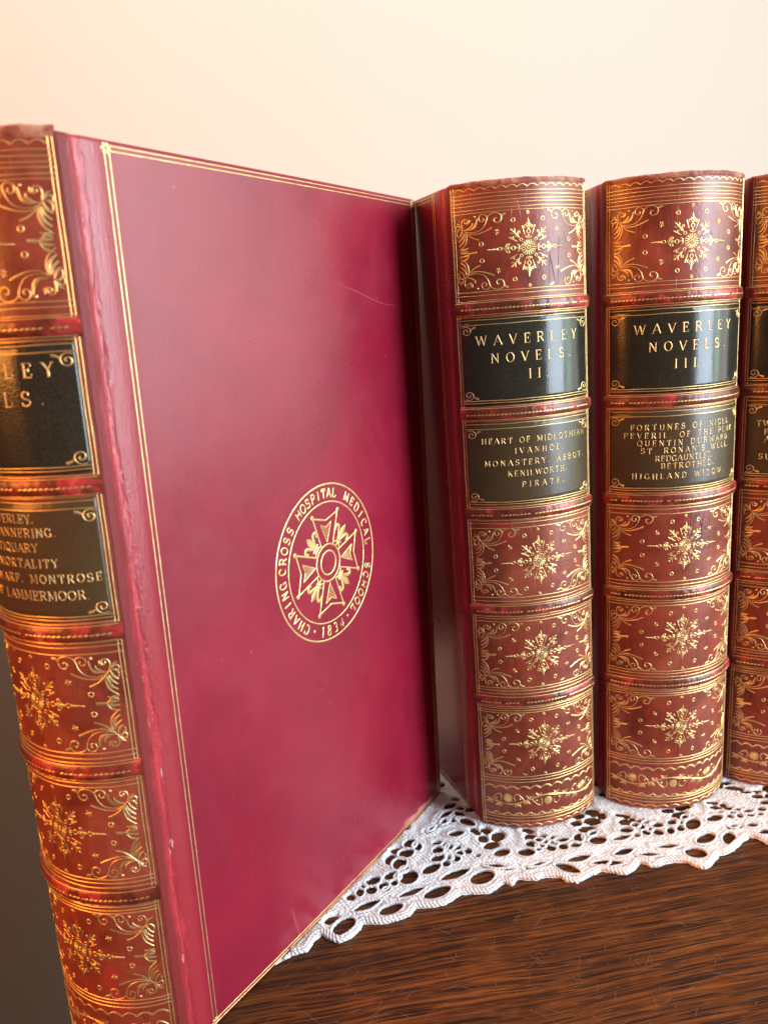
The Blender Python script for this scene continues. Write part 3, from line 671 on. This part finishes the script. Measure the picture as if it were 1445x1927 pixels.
# ------------------------------------------------------------------ lace doily
HOLES= [[-21.74,223.41,3.15,2.8,1.26,-2.37],[-14.17,232.38,4.2,2.01,0.37,-1.29],[-5.89,229.98,3.71,1.54,0.45,-1.92],[0.81,245.25,2.89,1.25,0.58,-2.89],[-2.26,252.93,2.03,1.53,0.74,-2.19],[0.41,258.42,2.43,0.76,0.26,-1.99],[2.0,264.22,1.95,0.9,0.37,-2.02],[-5.29,255.93,1.45,1.11,0.69,-2.01],[-3.16,261.06,1.66,0.29,0.09,-1.03],[-12.04,244.56,2.23,0.98,0.38,-1.55],[-5.66,246.77,1.9,1.12,0.44,-1.53],[-12.67,239.85,1.4,-0.12,0.0,-1.47],[-8.34,241.71,1.19,0.51,0.28,-1.22],[-16.7,239.1,0.87,-0.08,0.02,-1.55],[-4.49,242.87,0.69,-0.06,-0.03,-1.0],[-3.13,246.07,0.48,-0.04,-0.03,-1.03],[-0.76,249.64,1.15,0.85,0.26,-0.77],[-19.92,237.4,0.87,-0.08,0.03,-0.97],[-15.4,242.12,0.47,-0.04,0.01,-0.63],[-7.22,239.81,0.74,0.32,0.1,-0.43],[-26.2,227.39,1.57,0.9,0.29,-0.76],[1.4,237.57,4.48,1.89,0.23,-1.16],[17.48,245.29,5.14,2.17,0.24,-1.71],[10.4,236.78,4.53,1.88,0.38,-2.23],[26.91,242.94,4.18,1.52,0.25,-2.92],[32.68,248.67,4.11,-0.94,-0.14,-0.65],[4.89,262.09,0.97,0.74,0.59,-1.92],[9.18,249.09,3.07,1.76,0.43,-1.83],[12.35,259.24,1.66,0.51,0.16,-1.74],[11.98,254.64,2.23,0.68,0.15,-1.56],[12.39,263.53,1.39,0.06,-0.02,-0.86],[14.69,251.46,1.12,-0.1,-0.1,-1.11],[18.82,254.0,0.79,-0.54,-0.44,-1.24],[15.17,261.81,0.61,-0.06,-0.08,-0.95],[17.06,260.68,1.06,-0.1,-0.07,-0.71],[20.32,256.85,0.9,-0.09,-0.09,-0.83],[23.45,257.71,0.92,-0.65,-0.38,-1.06],[16.19,254.7,0.83,-0.08,-0.06,-0.63],[19.72,259.71,1.03,0.6,0.1,-0.52],[35.93,265.87,2.05,0.63,0.03,-1.91],[32.7,260.84,2.32,0.7,0.04,-1.48],[30.05,264.97,1.06,-0.78,-0.47,-1.25],[31.77,269.53,1.27,-0.71,-0.37,-1.18],[27.7,269.69,1.07,-1.24,-0.38,-0.75],[24.89,275.37,2.91,-2.17,-0.58,-1.66],[22.88,280.62,1.78,-1.02,-0.35,-1.27],[19.93,277.18,1.45,0.06,-0.05,-1.05],[16.66,276.72,1.5,1.16,0.19,-0.75],[17.55,281.16,2.74,2.15,0.26,-1.06],[19.53,286.46,2.45,1.18,0.19,-1.6],[23.62,284.37,0.98,-0.1,-0.15,-1.37],[26.88,284.03,1.95,-0.2,-0.12,-0.98],[22.12,290.72,1.16,-0.12,-0.12,-1.14],[35.85,255.6,2.74,0.46,-0.08,-1.81],[26.87,254.84,0.59,-0.06,-0.06,-0.45],[10.89,272.63,1.26,1.2,0.11,-0.3],[44.82,254.92,2.8,-0.27,-0.34,-1.81],[48.22,263.86,1.7,-0.68,-0.51,-1.64],[47.49,259.35,1.67,-0.66,-0.43,-1.36],[47.95,268.11,1.58,-0.64,-0.22,-0.72],[53.12,263.63,1.32,-0.32,-0.19,-0.71],[51.01,261.64,1.05,-0.1,-0.12,-0.57],[55.79,262.39,1.43,0.43,-0.02,-0.47],[53.17,260.23,1.26,0.69,0.04,-0.44],[50.93,258.3,1.19,-0.11,-0.13,-0.65],[59.4,260.73,2.34,0.28,-0.13,-0.94],[56.0,259.24,1.19,-0.12,-0.17,-0.75],[54.35,256.56,1.1,-0.83,-0.55,-1.18],[59.14,257.04,1.33,-0.13,-0.33,-1.38],[49.47,256.33,0.74,-0.07,-0.09,-0.46],[65.85,261.41,1.6,0.47,-0.17,-2.09],[63.75,257.31,1.83,0.07,-0.2,-1.02],[67.13,270.78,1.39,-0.14,-0.35,-1.41],[69.37,275.25,1.65,0.29,-0.17,-1.13],[75.31,277.04,2.13,-0.92,-0.64,-1.68],[73.69,271.66,2.62,-0.27,-0.48,-1.77],[70.37,266.89,2.58,0.44,-0.21,-1.37],[78.33,274.6,0.87,-0.09,-0.44,-1.54],[71.79,263.51,1.64,0.88,0.01,-0.63],[68.52,261.63,0.45,-0.04,-0.37,-1.42],[72.63,259.3,2.92,0.11,-0.47,-2.1],[48.26,248.27,3.47,0.99,-0.01,-0.51],[63.05,249.78,4.27,0.9,-0.16,-1.39],[57.76,244.98,3.63,-2.24,-0.72,-1.59],[69.86,246.7,3.01,0.48,-0.19,-1.2],[86.26,269.58,1.74,-0.74,-0.71,-1.68],[84.87,264.21,2.18,-0.22,-0.44,-1.4],[81.7,259.85,3.49,0.75,-0.18,-1.05],[86.29,273.85,1.89,-0.82,-0.27,-0.63],[89.13,270.94,0.42,-0.04,-0.26,-0.82],[91.46,269.29,1.38,-0.14,-0.27,-0.81],[89.28,266.96,0.96,-0.1,-0.22,-0.67],[94.45,267.97,1.79,0.3,-0.15,-0.67],[91.76,265.47,1.36,0.4,-0.13,-0.78],[97.24,266.16,2.05,-0.21,-0.44,-1.24],[93.74,264.23,0.6,-0.06,-0.3,-0.88],[91.71,261.96,0.82,-0.69,-0.46,-0.79],[87.83,260.79,0.76,-0.07,-0.21,-0.64],[96.24,261.74,1.32,-0.56,-0.59,-1.26],[101.01,262.16,1.17,0.47,-0.24,-1.74],[103.63,267.36,1.77,0.21,-0.38,-1.34],[105.22,263.31,0.53,-0.84,-0.84,-1.09],[108.07,272.33,2.51,0.73,-0.29,-1.36],[104.49,275.21,1.69,-0.17,-0.31,-0.85],[111.16,276.63,2.51,0.56,-0.21,-0.85],[109.5,270.05,1.31,0.81,-0.02,-0.49],[106.56,266.84,0.49,-0.05,-0.2,-0.53],[80.06,251.89,3.43,0.96,-0.19,-1.39],[96.85,253.43,4.12,0.16,-0.28,-0.9],[88.49,249.64,3.9,-0.37,-0.24,-0.72],[72.54,246.48,5.17,-0.48,-0.36,-1.25],[110.82,265.37,2.92,1.16,-0.49,-2.94],[120.32,268.06,3.07,0.51,-0.52,-1.65],[112.17,256.58,3.8,1.3,-0.47,-2.32],[120.46,255.77,2.47,2.16,0.43,-2.36],[105.4,248.84,3.24,-1.1,-1.16,-2.34],[123.63,275.25,1.57,-0.42,-0.45,-0.95],[123.72,278.68,1.44,-0.15,-0.19,-0.44],[123.97,271.63,2.43,0.1,-0.13,-0.34],[128.51,274.07,1.16,-0.12,-0.3,-0.69],[130.88,272.48,1.48,0.43,-0.12,-0.42],[128.72,270.92,1.27,0.21,-0.11,-0.34],[134.7,271.19,2.09,0.25,-0.25,-0.68],[140.38,271.94,1.27,-0.13,-0.41,-0.85],[130.31,268.56,0.52,-0.5,-0.42,-0.61],[126.59,268.51,0.79,-0.53,-0.29,-0.47],[134.41,268.58,0.88,-0.09,-0.23,-0.5],[138.36,268.83,0.76,-0.08,-0.2,-0.42],[136.31,287.35,2.73,-0.77,-0.58,-1.16],[142.75,280.88,1.7,-0.18,-0.53,-1.12],[139.56,284.09,1.32,-0.14,-0.25,-0.55],[144.37,284.29,1.06,-0.11,-0.22,-0.46],[143.64,275.9,1.8,-0.19,-0.59,-1.22],[149.22,285.71,1.32,-0.14,-0.79,-1.62],[133.57,291.37,2.3,0.1,-0.22,-0.58],[132.27,262.59,1.86,-0.19,-0.38,-0.8],[135.05,258.17,2.07,0.08,-0.47,-1.09],[125.39,262.86,1.58,0.06,-0.13,-0.32],[131.09,288.9,0.67,-0.07,-0.24,-0.57],[127.13,276.48,0.39,-0.73,-0.44,-0.55],[147.04,280.66,0.65,-0.07,-0.55,-1.12]]
EDGE= [[-37.9,212.9],[-33.2,214.2],[-30.7,219.0],[-28.8,220.7],[-26.6,218.7],[-23.1,216.8],[-19.3,218.8],[-16.0,222.4],[-15.4,224.7],[-12.5,224.4],[-9.0,224.0],[-4.8,225.0],[0.5,227.1],[2.6,230.4],[5.2,230.4],[8.4,230.3],[12.3,231.1],[16.2,233.8],[18.6,235.7],[22.5,235.7],[25.9,235.4],[28.7,235.6],[31.9,237.7],[33.0,239.2],[34.6,239.9],[36.8,238.4],[39.4,241.5],[42.7,240.8],[45.8,240.5],[49.2,241.7],[54.2,241.0],[55.7,238.8],[59.7,237.8],[64.4,240.5],[69.7,243.2],[71.8,242.2],[74.9,241.0],[77.8,240.5],[81.1,242.6],[84.0,245.8],[86.0,245.3],[87.2,243.5],[90.6,243.6],[92.9,244.9],[96.8,245.4],[100.4,244.5],[103.9,241.2],[106.5,241.0],[109.4,243.2],[113.6,247.5],[116.2,247.8],[120.2,250.1],[124.9,253.9],[128.6,256.4],[130.8,255.7],[133.0,251.6]]
def build_doily():
    T0, T1 = -.0012, .0011            # table level, cord height
    step = .34
    holes = np.array(HOLES)
    outline = list(EDGE) + [[140, 252.0], [150, 251.5], [158, 256], [168, 254], [178, 259], [190, 258], [203, 263], [215, 262], [230, 268], [236, 300], [236, 430], [-70, 450], [-95, 330], [-80, 240], [-62, 214], [-52, 212.5], [-44, 209]]
    O = np.array(outline); xs = np.arange(-98, 240, step); ys = np.arange(206, 452, step)
    X, Y = np.meshgrid(xs, ys, indexing='ij')
    # signed distance to the outline (positive inside)
    D = np.full(X.shape, 1e9); ins = np.zeros(X.shape, bool)
    n = len(O)
    for i in range(n):
        a, b = O[i], O[(i + 1) % n]; d = b - a; L2 = (d ** 2).sum()
        t = np.clip(((X - a[0]) * d[0] + (Y - a[1]) * d[1]) / L2, 0, 1)
        D = np.minimum(D, np.hypot(X - a[0] - t * d[0], Y - a[1] - t * d[1]))
        c = ((a[1] > Y) != (b[1] > Y)); xi = (b[0] - a[0]) * (Y - a[1]) / (b[1] - a[1] + 1e-12) + a[0]
        ins ^= c & (X < xi)
    D = np.where(ins, D, -D)
    # wobble so that openings are not clean ellipses
    wob = .12 * np.sin(X * 1.7 + 1.3 * np.sin(Y * 1.3)) + .10 * np.sin(Y * 1.9 + 1.1 * np.sin(X * 1.5))
    # openings seen in the photograph plus a continuing pattern where none were traced
    extra = []
    rng = np.random.RandomState(3)
    for ix, x in enumerate(np.arange(-90, 235, 8.5)):
        for iy, y in enumerate(np.arange(212, 446, 7.0)):
            px, py = x + (4.2 if iy % 2 else 0) + rng.uniform(-.8, .8), y + rng.uniform(-.8, .8)
            if np.min(np.hypot(holes[:, 0] - px, holes[:, 1] - py)) < 7.5: continue
            if -40 < px < 131 and py < 262: continue
            if (ix % 4 == 1 and iy % 4 in (1, 2)): continue
            a = rng.uniform(-.5, .5); rx, ry = rng.uniform(1.6, 2.8), rng.uniform(1.0, 1.7)
            extra.append([px, py, rx * math.cos(a), rx * math.sin(a), -ry * math.sin(a), ry * math.cos(a)])
    for h in list(holes) + extra:
        r = max(np.hypot(h[2], h[3]), np.hypot(h[4], h[5])) + 3
        i0, i1 = np.searchsorted(xs, (h[0] - r, h[0] + r)); j0, j1 = np.searchsorted(ys, (h[1] - r, h[1] + r))
        if i1 <= i0 or j1 <= j0: continue
        Am = np.linalg.inv(np.array([[h[2], h[4]], [h[3], h[5]]]))
        dx, dy = X[i0:i1, j0:j1] - h[0], Y[i0:i1, j0:j1] - h[1]
        p, q = Am[0, 0] * dx + Am[0, 1] * dy, Am[1, 0] * dx + Am[1, 1] * dy
        rr = np.hypot(p, q) + 1e-6
        gx, gy = (Am[0, 0] * p + Am[1, 0] * q) / rr, (Am[0, 1] * p + Am[1, 1] * q) / rr
        dist = (rr - 1) / (np.hypot(gx, gy) + 1e-9) - .62
        D[i0:i1, j0:j1] = np.minimum(D[i0:i1, j0:j1], dist)
    D = D + wob * .6 - .08
    prof = np.sqrt(np.clip(1 - (1 - np.clip(D / 1.15, 0, 1)) ** 2, 0, 1))
    plate = np.clip((D - 1.4) / 2.0, 0, 1)
    stitch = .42 * (np.abs(np.sin((X * .80 + Y * .60) * 2.35 + .5 * np.sin(Y * .9))) * np.abs(np.sin((Y * .80 - X * .60) * 2.6 + .5 * np.sin(X * .7))) - .4)
    Z = T0 + (T1 - .0004 * plate) * prof + .001 * stitch * prof + .0003 * np.sin(X * .21 + 1) * np.sin(Y * .33)*prof
    # pressed flat under the books
    for mw_, w, d0, zt in BOOKFOOT:
        inv = mw_.inverted(); lx = inv[0][0] * X / 1000 + inv[0][1] * Y / 1000 + inv[0][3]; ly = inv[1][0] * X / 1000 + inv[1][1] * Y / 1000 + inv[1][3]
        rr_ = (lx > -.0008) & (lx < w + .0008) & (ly > -.001) & (ly < WB + .001)
        arcb = (w / 2) ** 2
        rr_ |= (ly <= 0) & (ly > -d0 * (1 - np.clip((lx - w / 2) ** 2 / arcb, 0, 1)) - .0005) & (lx > 0) & (lx < w)
        Z = np.where(rr_, np.minimum(Z, zt - .0002), Z)
    gx_, gy_ = np.gradient(D, step)
    near = (np.abs(D) < .62 * step) & np.isfinite(D); gn = gx_ ** 2 + gy_ ** 2 + .2
    XS = np.where(near, X - D * gx_ / gn, X); YS = np.where(near, Y - D * gy_ / gn, Y)
    ok = D > -.62 * step
    Z = np.where(near, T0 + .0001, Z)
    Z = np.where(D > 0, Z, T0 + .0001)
    cell = ok[:-1, :-1] & ok[1:, :-1] & ok[:-1, 1:] & ok[1:, 1:]
    used = np.zeros(X.shape, bool)
    for a in (0, 1):
        for b in (0, 1): used[a:used.shape[0] - 1 + a, b:used.shape[1] - 1 + b] |= cell
    idx = np.full(X.shape, -1); idx[used] = np.arange(used.sum())
    v = np.stack([XS[used] / 1000, YS[used] / 1000, Z[used]], 1)
    I, J = np.nonzero(cell)
    f = np.stack([idx[I, J], idx[I + 1, J], idx[I + 1, J + 1], idx[I, J + 1]], 1)
    v = v.tolist(); f = f.tolist()
    # twisted two-ply cotton cords laid round the openings and along the looped edge
    def strand(P, closed, r, amp, pitch, zc):
        P = np.array(P, float); Q = np.vstack([P, P[:1]]) if closed else P
        seg = np.hypot(*np.diff(Q, axis=0).T); cum = np.concatenate([[0], np.cumsum(seg)]); Lt = cum[-1]
        m = max(8, int(Lt / .32)); t = np.linspace(0, Lt, m, endpoint=not closed)
        x, y = np.interp(t, cum, Q[:, 0]), np.interp(t, cum, Q[:, 1])
        if closed: tx, ty = np.roll(x, -1) - np.roll(x, 1), np.roll(y, -1) - np.roll(y, 1)
        else: tx, ty = np.gradient(x), np.gradient(y)
        ln = np.hypot(tx, ty) + 1e-9; nx, ny = -ty / ln, tx / ln
        turns = round(Lt / pitch) if closed else Lt / pitch
        for ph0 in (0, math.pi):
            ph = ph0 + 2 * math.pi * turns * t / Lt
            cx, cyy, cz = x + nx * amp * np.cos(ph), y + ny * amp * np.cos(ph), zc + amp * .8 * np.sin(ph)
            o = len(v)
            for i in range(m):
                for a in (0, 1.2566, 2.5133, 3.7699, 5.0265):
                    v.append(((cx[i] + nx[i] * r * math.cos(a)) / 1000, (cyy[i] + ny[i] * r * math.cos(a)) / 1000, (cz[i] + r * math.sin(a)) / 1000))
            for i in range(m if closed else m - 1):
                i2 = (i + 1) % m
                for a in range(5): f.append((o + i * 5 + a, o + i2 * 5 + a, o + i2 * 5 + (a + 1) % 5, o + i * 5 + (a + 1) % 5))
    def underbook(px, py):
        for mw_, w, d0, zt in BOOKFOOT:
            p = mw_.inverted() @ Vector((px / 1000, py / 1000, 0))
            if -.003 < p.x < w + .003 and -d0 - .003 < p.y < WB + .003: return True
        return False
    for h in list(holes) + extra:
        big = max(np.hypot(h[2], h[3]), np.hypot(h[4], h[5])); small = min(np.hypot(h[2], h[3]), np.hypot(h[4], h[5]))
        ring = []
        for a in np.linspace(0, 2 * math.pi, 28, endpoint=False):
            p = np.array([h[0] + h[2] * math.cos(a) + h[4] * math.sin(a), h[1] + h[3] * math.cos(a) + h[5] * math.sin(a)])
            d = p - np.array(h[:2]); ring.append(p + d / (np.hypot(*d) + 1e-9) * .92)
        if any(underbook(*p) for p in ring[::4]): continue
        ij = [(int(round((p[0] - xs[0]) / step)), int(round((p[1] - ys[0]) / step))) for p in ring[::3]]
        if not all(0 <= a < len(xs) and 0 <= b_ < len(ys) and ins[a, b_] for a, b_ in ij): continue
        k = 1.0 if big > 1.6 else .72
        strand(ring, True, .34 * k, .30 * k, 2.1 * k, -.28)
    # edge cord: smoothed outline moved inwards
    E = np.array(EDGE); E = np.array(cat_rom(E, 6)); tx, ty = np.gradient(E[:, 0]), np.gradient(E[:, 1]); ln = np.hypot(tx, ty) + 1e-9
    for off_, z_ in ((.62, -.25), (1.7, -.12)):
        strand(np.stack([E[:, 0] - ty / ln * off_, E[:, 1] + tx / ln * off_], 1), False, .46, .40, 2.7, z_)
    me = bpy.data.meshes.new('lace_doily'); me.from_pydata(v, [], f)
    me.polygons.foreach_set('use_smooth', [True] * len(f))
    m, nt, b = mat('crochet_cotton'); vv = coords(nt, rand=False)
    nt.links.new(mix(nt, noise(nt, vv, 350, 4), (.82, .81, .82), (.95, .94, .94)), b.inputs['Base Color'])
    b.inputs['Roughness'].default_value = .9; b.inputs['Sheen Weight'].default_value = .15
    n1 = bump(nt, b, voro(nt, coords(nt, (1, 1, .6), False), 1150), .0005, .7)
    bump(nt, b, noise(nt, vv, 3200, 2), .0002, .5, n1)
    me.materials.append(m)
    o = bpy.data.objects.new('lace_doily', me); col.objects.link(o)
    tag(o, 'white crocheted lace doily with a looped edge under the books', 'doily')
BOOKFOOT = [(frame1(), .047, .012, -.0008)] + [(frame(.03143, .27416, 0, .15811, -.01675), .04648, .009, 0), (frame(.08279, .28529, 0, .1189, -.0065), .05063, .0126, 0), (frame(.13554, .29524, 0, .11219, .0018), .05, .0125, 0)]
build_doily()

# ------------------------------------------------------------------ table
def oak(name='scratched_dark_oak'):
    m, nt, b = mat(name)
    def wavy(sx, sy, amp):
        tc = coords(nt, rand=False); sep = N(nt, 'ShaderNodeSeparateXYZ'); nt.links.new(tc, sep.inputs[0])
        wv = noise(nt, coords(nt, (10, 26, 10), False), 1.0, 2); y = mth(nt, 'ADD', sep.outputs['Y'], mth(nt, 'MULTIPLY', wv, amp))
        cb = N(nt, 'ShaderNodeCombineXYZ'); nt.links.new(mth(nt, 'MULTIPLY', sep.outputs['X'], sx), cb.inputs[0]); nt.links.new(mth(nt, 'MULTIPLY', y, sy), cb.inputs[1])
        return cb.outputs[0]
    def dashes(sx, sy, keep, wid):
        vo = N(nt, 'ShaderNodeTexVoronoi'); vo.inputs['Scale'].default_value = 1.0; nt.links.new(wavy(sx, sy, .007), vo.inputs['Vector'])
        sep = N(nt, 'ShaderNodeSeparateColor'); nt.links.new(vo.outputs['Color'], sep.inputs[0])
        on = mth(nt, 'LESS_THAN', sep.outputs[0], keep)
        return mth(nt, 'MULTIPLY', on, ramp(nt, vo.outputs['Distance'], [(wid, g(1)), (wid + .07, g(0))]))
    v1 = wavy(30, 900, .007); big = noise(nt, wavy(14, 130, .01), 1.0, 4, .6, .3)
    c = ramp(nt, noise(nt, v1, 1.0, 5, .6, .3), [(.38, (.055, .0145, .0040)), (.46, (.096, .026, .0056)), (.54, (.140, .040, .0076)), (.64, (.205, .065, .0120))])
    pore = mth(nt, 'MAXIMUM', dashes(48, 1250, .52, .36), mth(nt, 'MULTIPLY', dashes(130, 2300, .45, .38), .7))
    pore = mth(nt, 'MAXIMUM', pore, mth(nt, 'MULTIPLY', dashes(17, 700, .16, .24), .95))
    c = mix(nt, mth(nt, 'MULTIPLY', pore, .90), c, (.016, .0060, .0026))
    c = mix(nt, ramp(nt, big, [(.36, g(.45)), (.56, g(0))]), c, (.030, .011, .005))
    dust = ramp(nt, noise(nt, coords(nt, rand=False), 700, 4, .75), [(.62, g(0)), (.72, g(1))])
    c = mix(nt, mth(nt, 'MULTIPLY', dust, .22), c, (.18, .12, .08))
    b.inputs['IOR'].default_value = 1.4; b.inputs['Specular IOR Level'].default_value = .28
    nt.links.new(c, b.inputs['Base Color'])
    rr = ramp(nt, noise(nt, coords(nt, rand=False), 60, 4), [(.3, g(.38)), (.7, g(.62))]); nt.links.new(rr, b.inputs['Roughness'])
    n1 = bump(nt, b, mth(nt, 'SUBTRACT', 1, pore), .0003, .5)
    bump(nt, b, noise(nt, v1, 1.0, 5), .0002, .3, n1)
    return m
ty = .14
troot = bpy.data.objects.new('table', None); col.objects.link(troot)
troot.matrix_world = Matrix.Translation((-.094, .19, -.0012)) @ Matrix.Rotation(ty, 4, 'Z')
tag(troot, 'dark scratched oak table the books and doily stand on', 'table')
moak = oak(); mscr = plain('scratch_in_varnish', (.20, .105, .060), .75)
mb = MB()
prof = [(0, -.022), (.001, -.023)]
TX0, TX1, TY0, TY1 = 0, 1.25, -.17, .33
e = .004
rings = [(0.0, -.022), (0.0, -.004), (.0012, -.0012), (.004, 0.0)]
P = []
for ins, z in rings: P.append([(TX0 + ins, TY0 + ins, z), (TX1 - ins, TY0 + ins, z), (TX1 - ins, TY1 - ins, z), (TX0 + ins, TY1 - ins, z)])
mb.grid(P, 0, closed_v=True, smooth=False); mb.add(P[0], [(0, 1, 2, 3)], 0, False); mb.add(P[-1], [(0, 1, 2, 3)], 0, False)
random.seed(11)
ST = lambda u, v, l: (u / 1000, v / 1000, l / 1000)
for _ in range(950):
    u, v = (random.uniform(10, 330) if random.random() < .5 else max(8 + random.random() * 60, random.gauss(130, 45))), random.uniform(-35, 60); L = random.expovariate(1 / 2.6) + .4; a = random.gauss(0, 1.0)
    p = np.array([u, v]); q = p + L * np.array([math.cos(a), math.sin(a)]); k = p * .5 + q * .5 + np.array([random.uniform(-.04, .04), random.uniform(-.04, .04)]) * L
    ribbon(mb, cat_rom([p, k, q], 4), random.uniform(.07, .20), ST, 1, .02, taper=(.2, 1, .2))
mb.build('tabletop', [moak, mscr], troot)
for x in (.05, 1.2):
    for y in (-.12, .28):
        mb = MB(); mb.grid([[(x + sx * r, y + sy * r, z) for sx, sy in ((-1, -1), (1, -1), (1, 1), (-1, 1))] for r, z in ((.022, -.0225), (.022, -.12), (.017, -.70))], 0, closed_v=True, smooth=False)
        mb.build('leg', moak, troot)
mb = MB()
mb.box(.075, 1.175, -.13, -.112, -.10, -.0228); mb.box(.075, 1.175, .272, .29, -.10, -.0228)
mb.build('apron', moak, troot)

# ------------------------------------------------------------------ wall and floor
def wall_mat(name, c, var):
    m, nt, b = mat(name); v = coords(nt, rand=False)
    nt.links.new(mix(nt, noise(nt, v, 2.2, 5), tuple(x * (1 - var) for x in c), c), b.inputs['Base Color'])
    b.inputs['Roughness'].default_value = .75
    n1 = bump(nt, b, noise(nt, coords(nt, (1, 1, .4), False), 26, 4), .0025, .12)
    bump(nt, b, noise(nt, v, 240, 4), .0005, .25, n1); return m
WY = .85
mb = MB(); mb.box(-2.2, 2.4, WY, WY + .12, .262, 2.2)
tag(mb.build('wall', wall_mat('cream_paint', (.70, .662, .582), .03)), kind='structure')
mb = MB(); mb.box(-2.2, 2.4, WY - .012, WY + .12, -.72, .26)  # dark panel put in so the background and its reflections stay dark
tag(mb.build('added_dark_panel', wall_mat('dark_panel_taupe', (.125, .120, .110), .12)), kind='structure')
mb = MB(); mb.box(-2.2, 2.4, -1.2, WY + .12, -.76, -.722)
tag(mb.build('floor', wall_mat('grey_carpet', (.075, .07, .065), .3)), kind='structure')
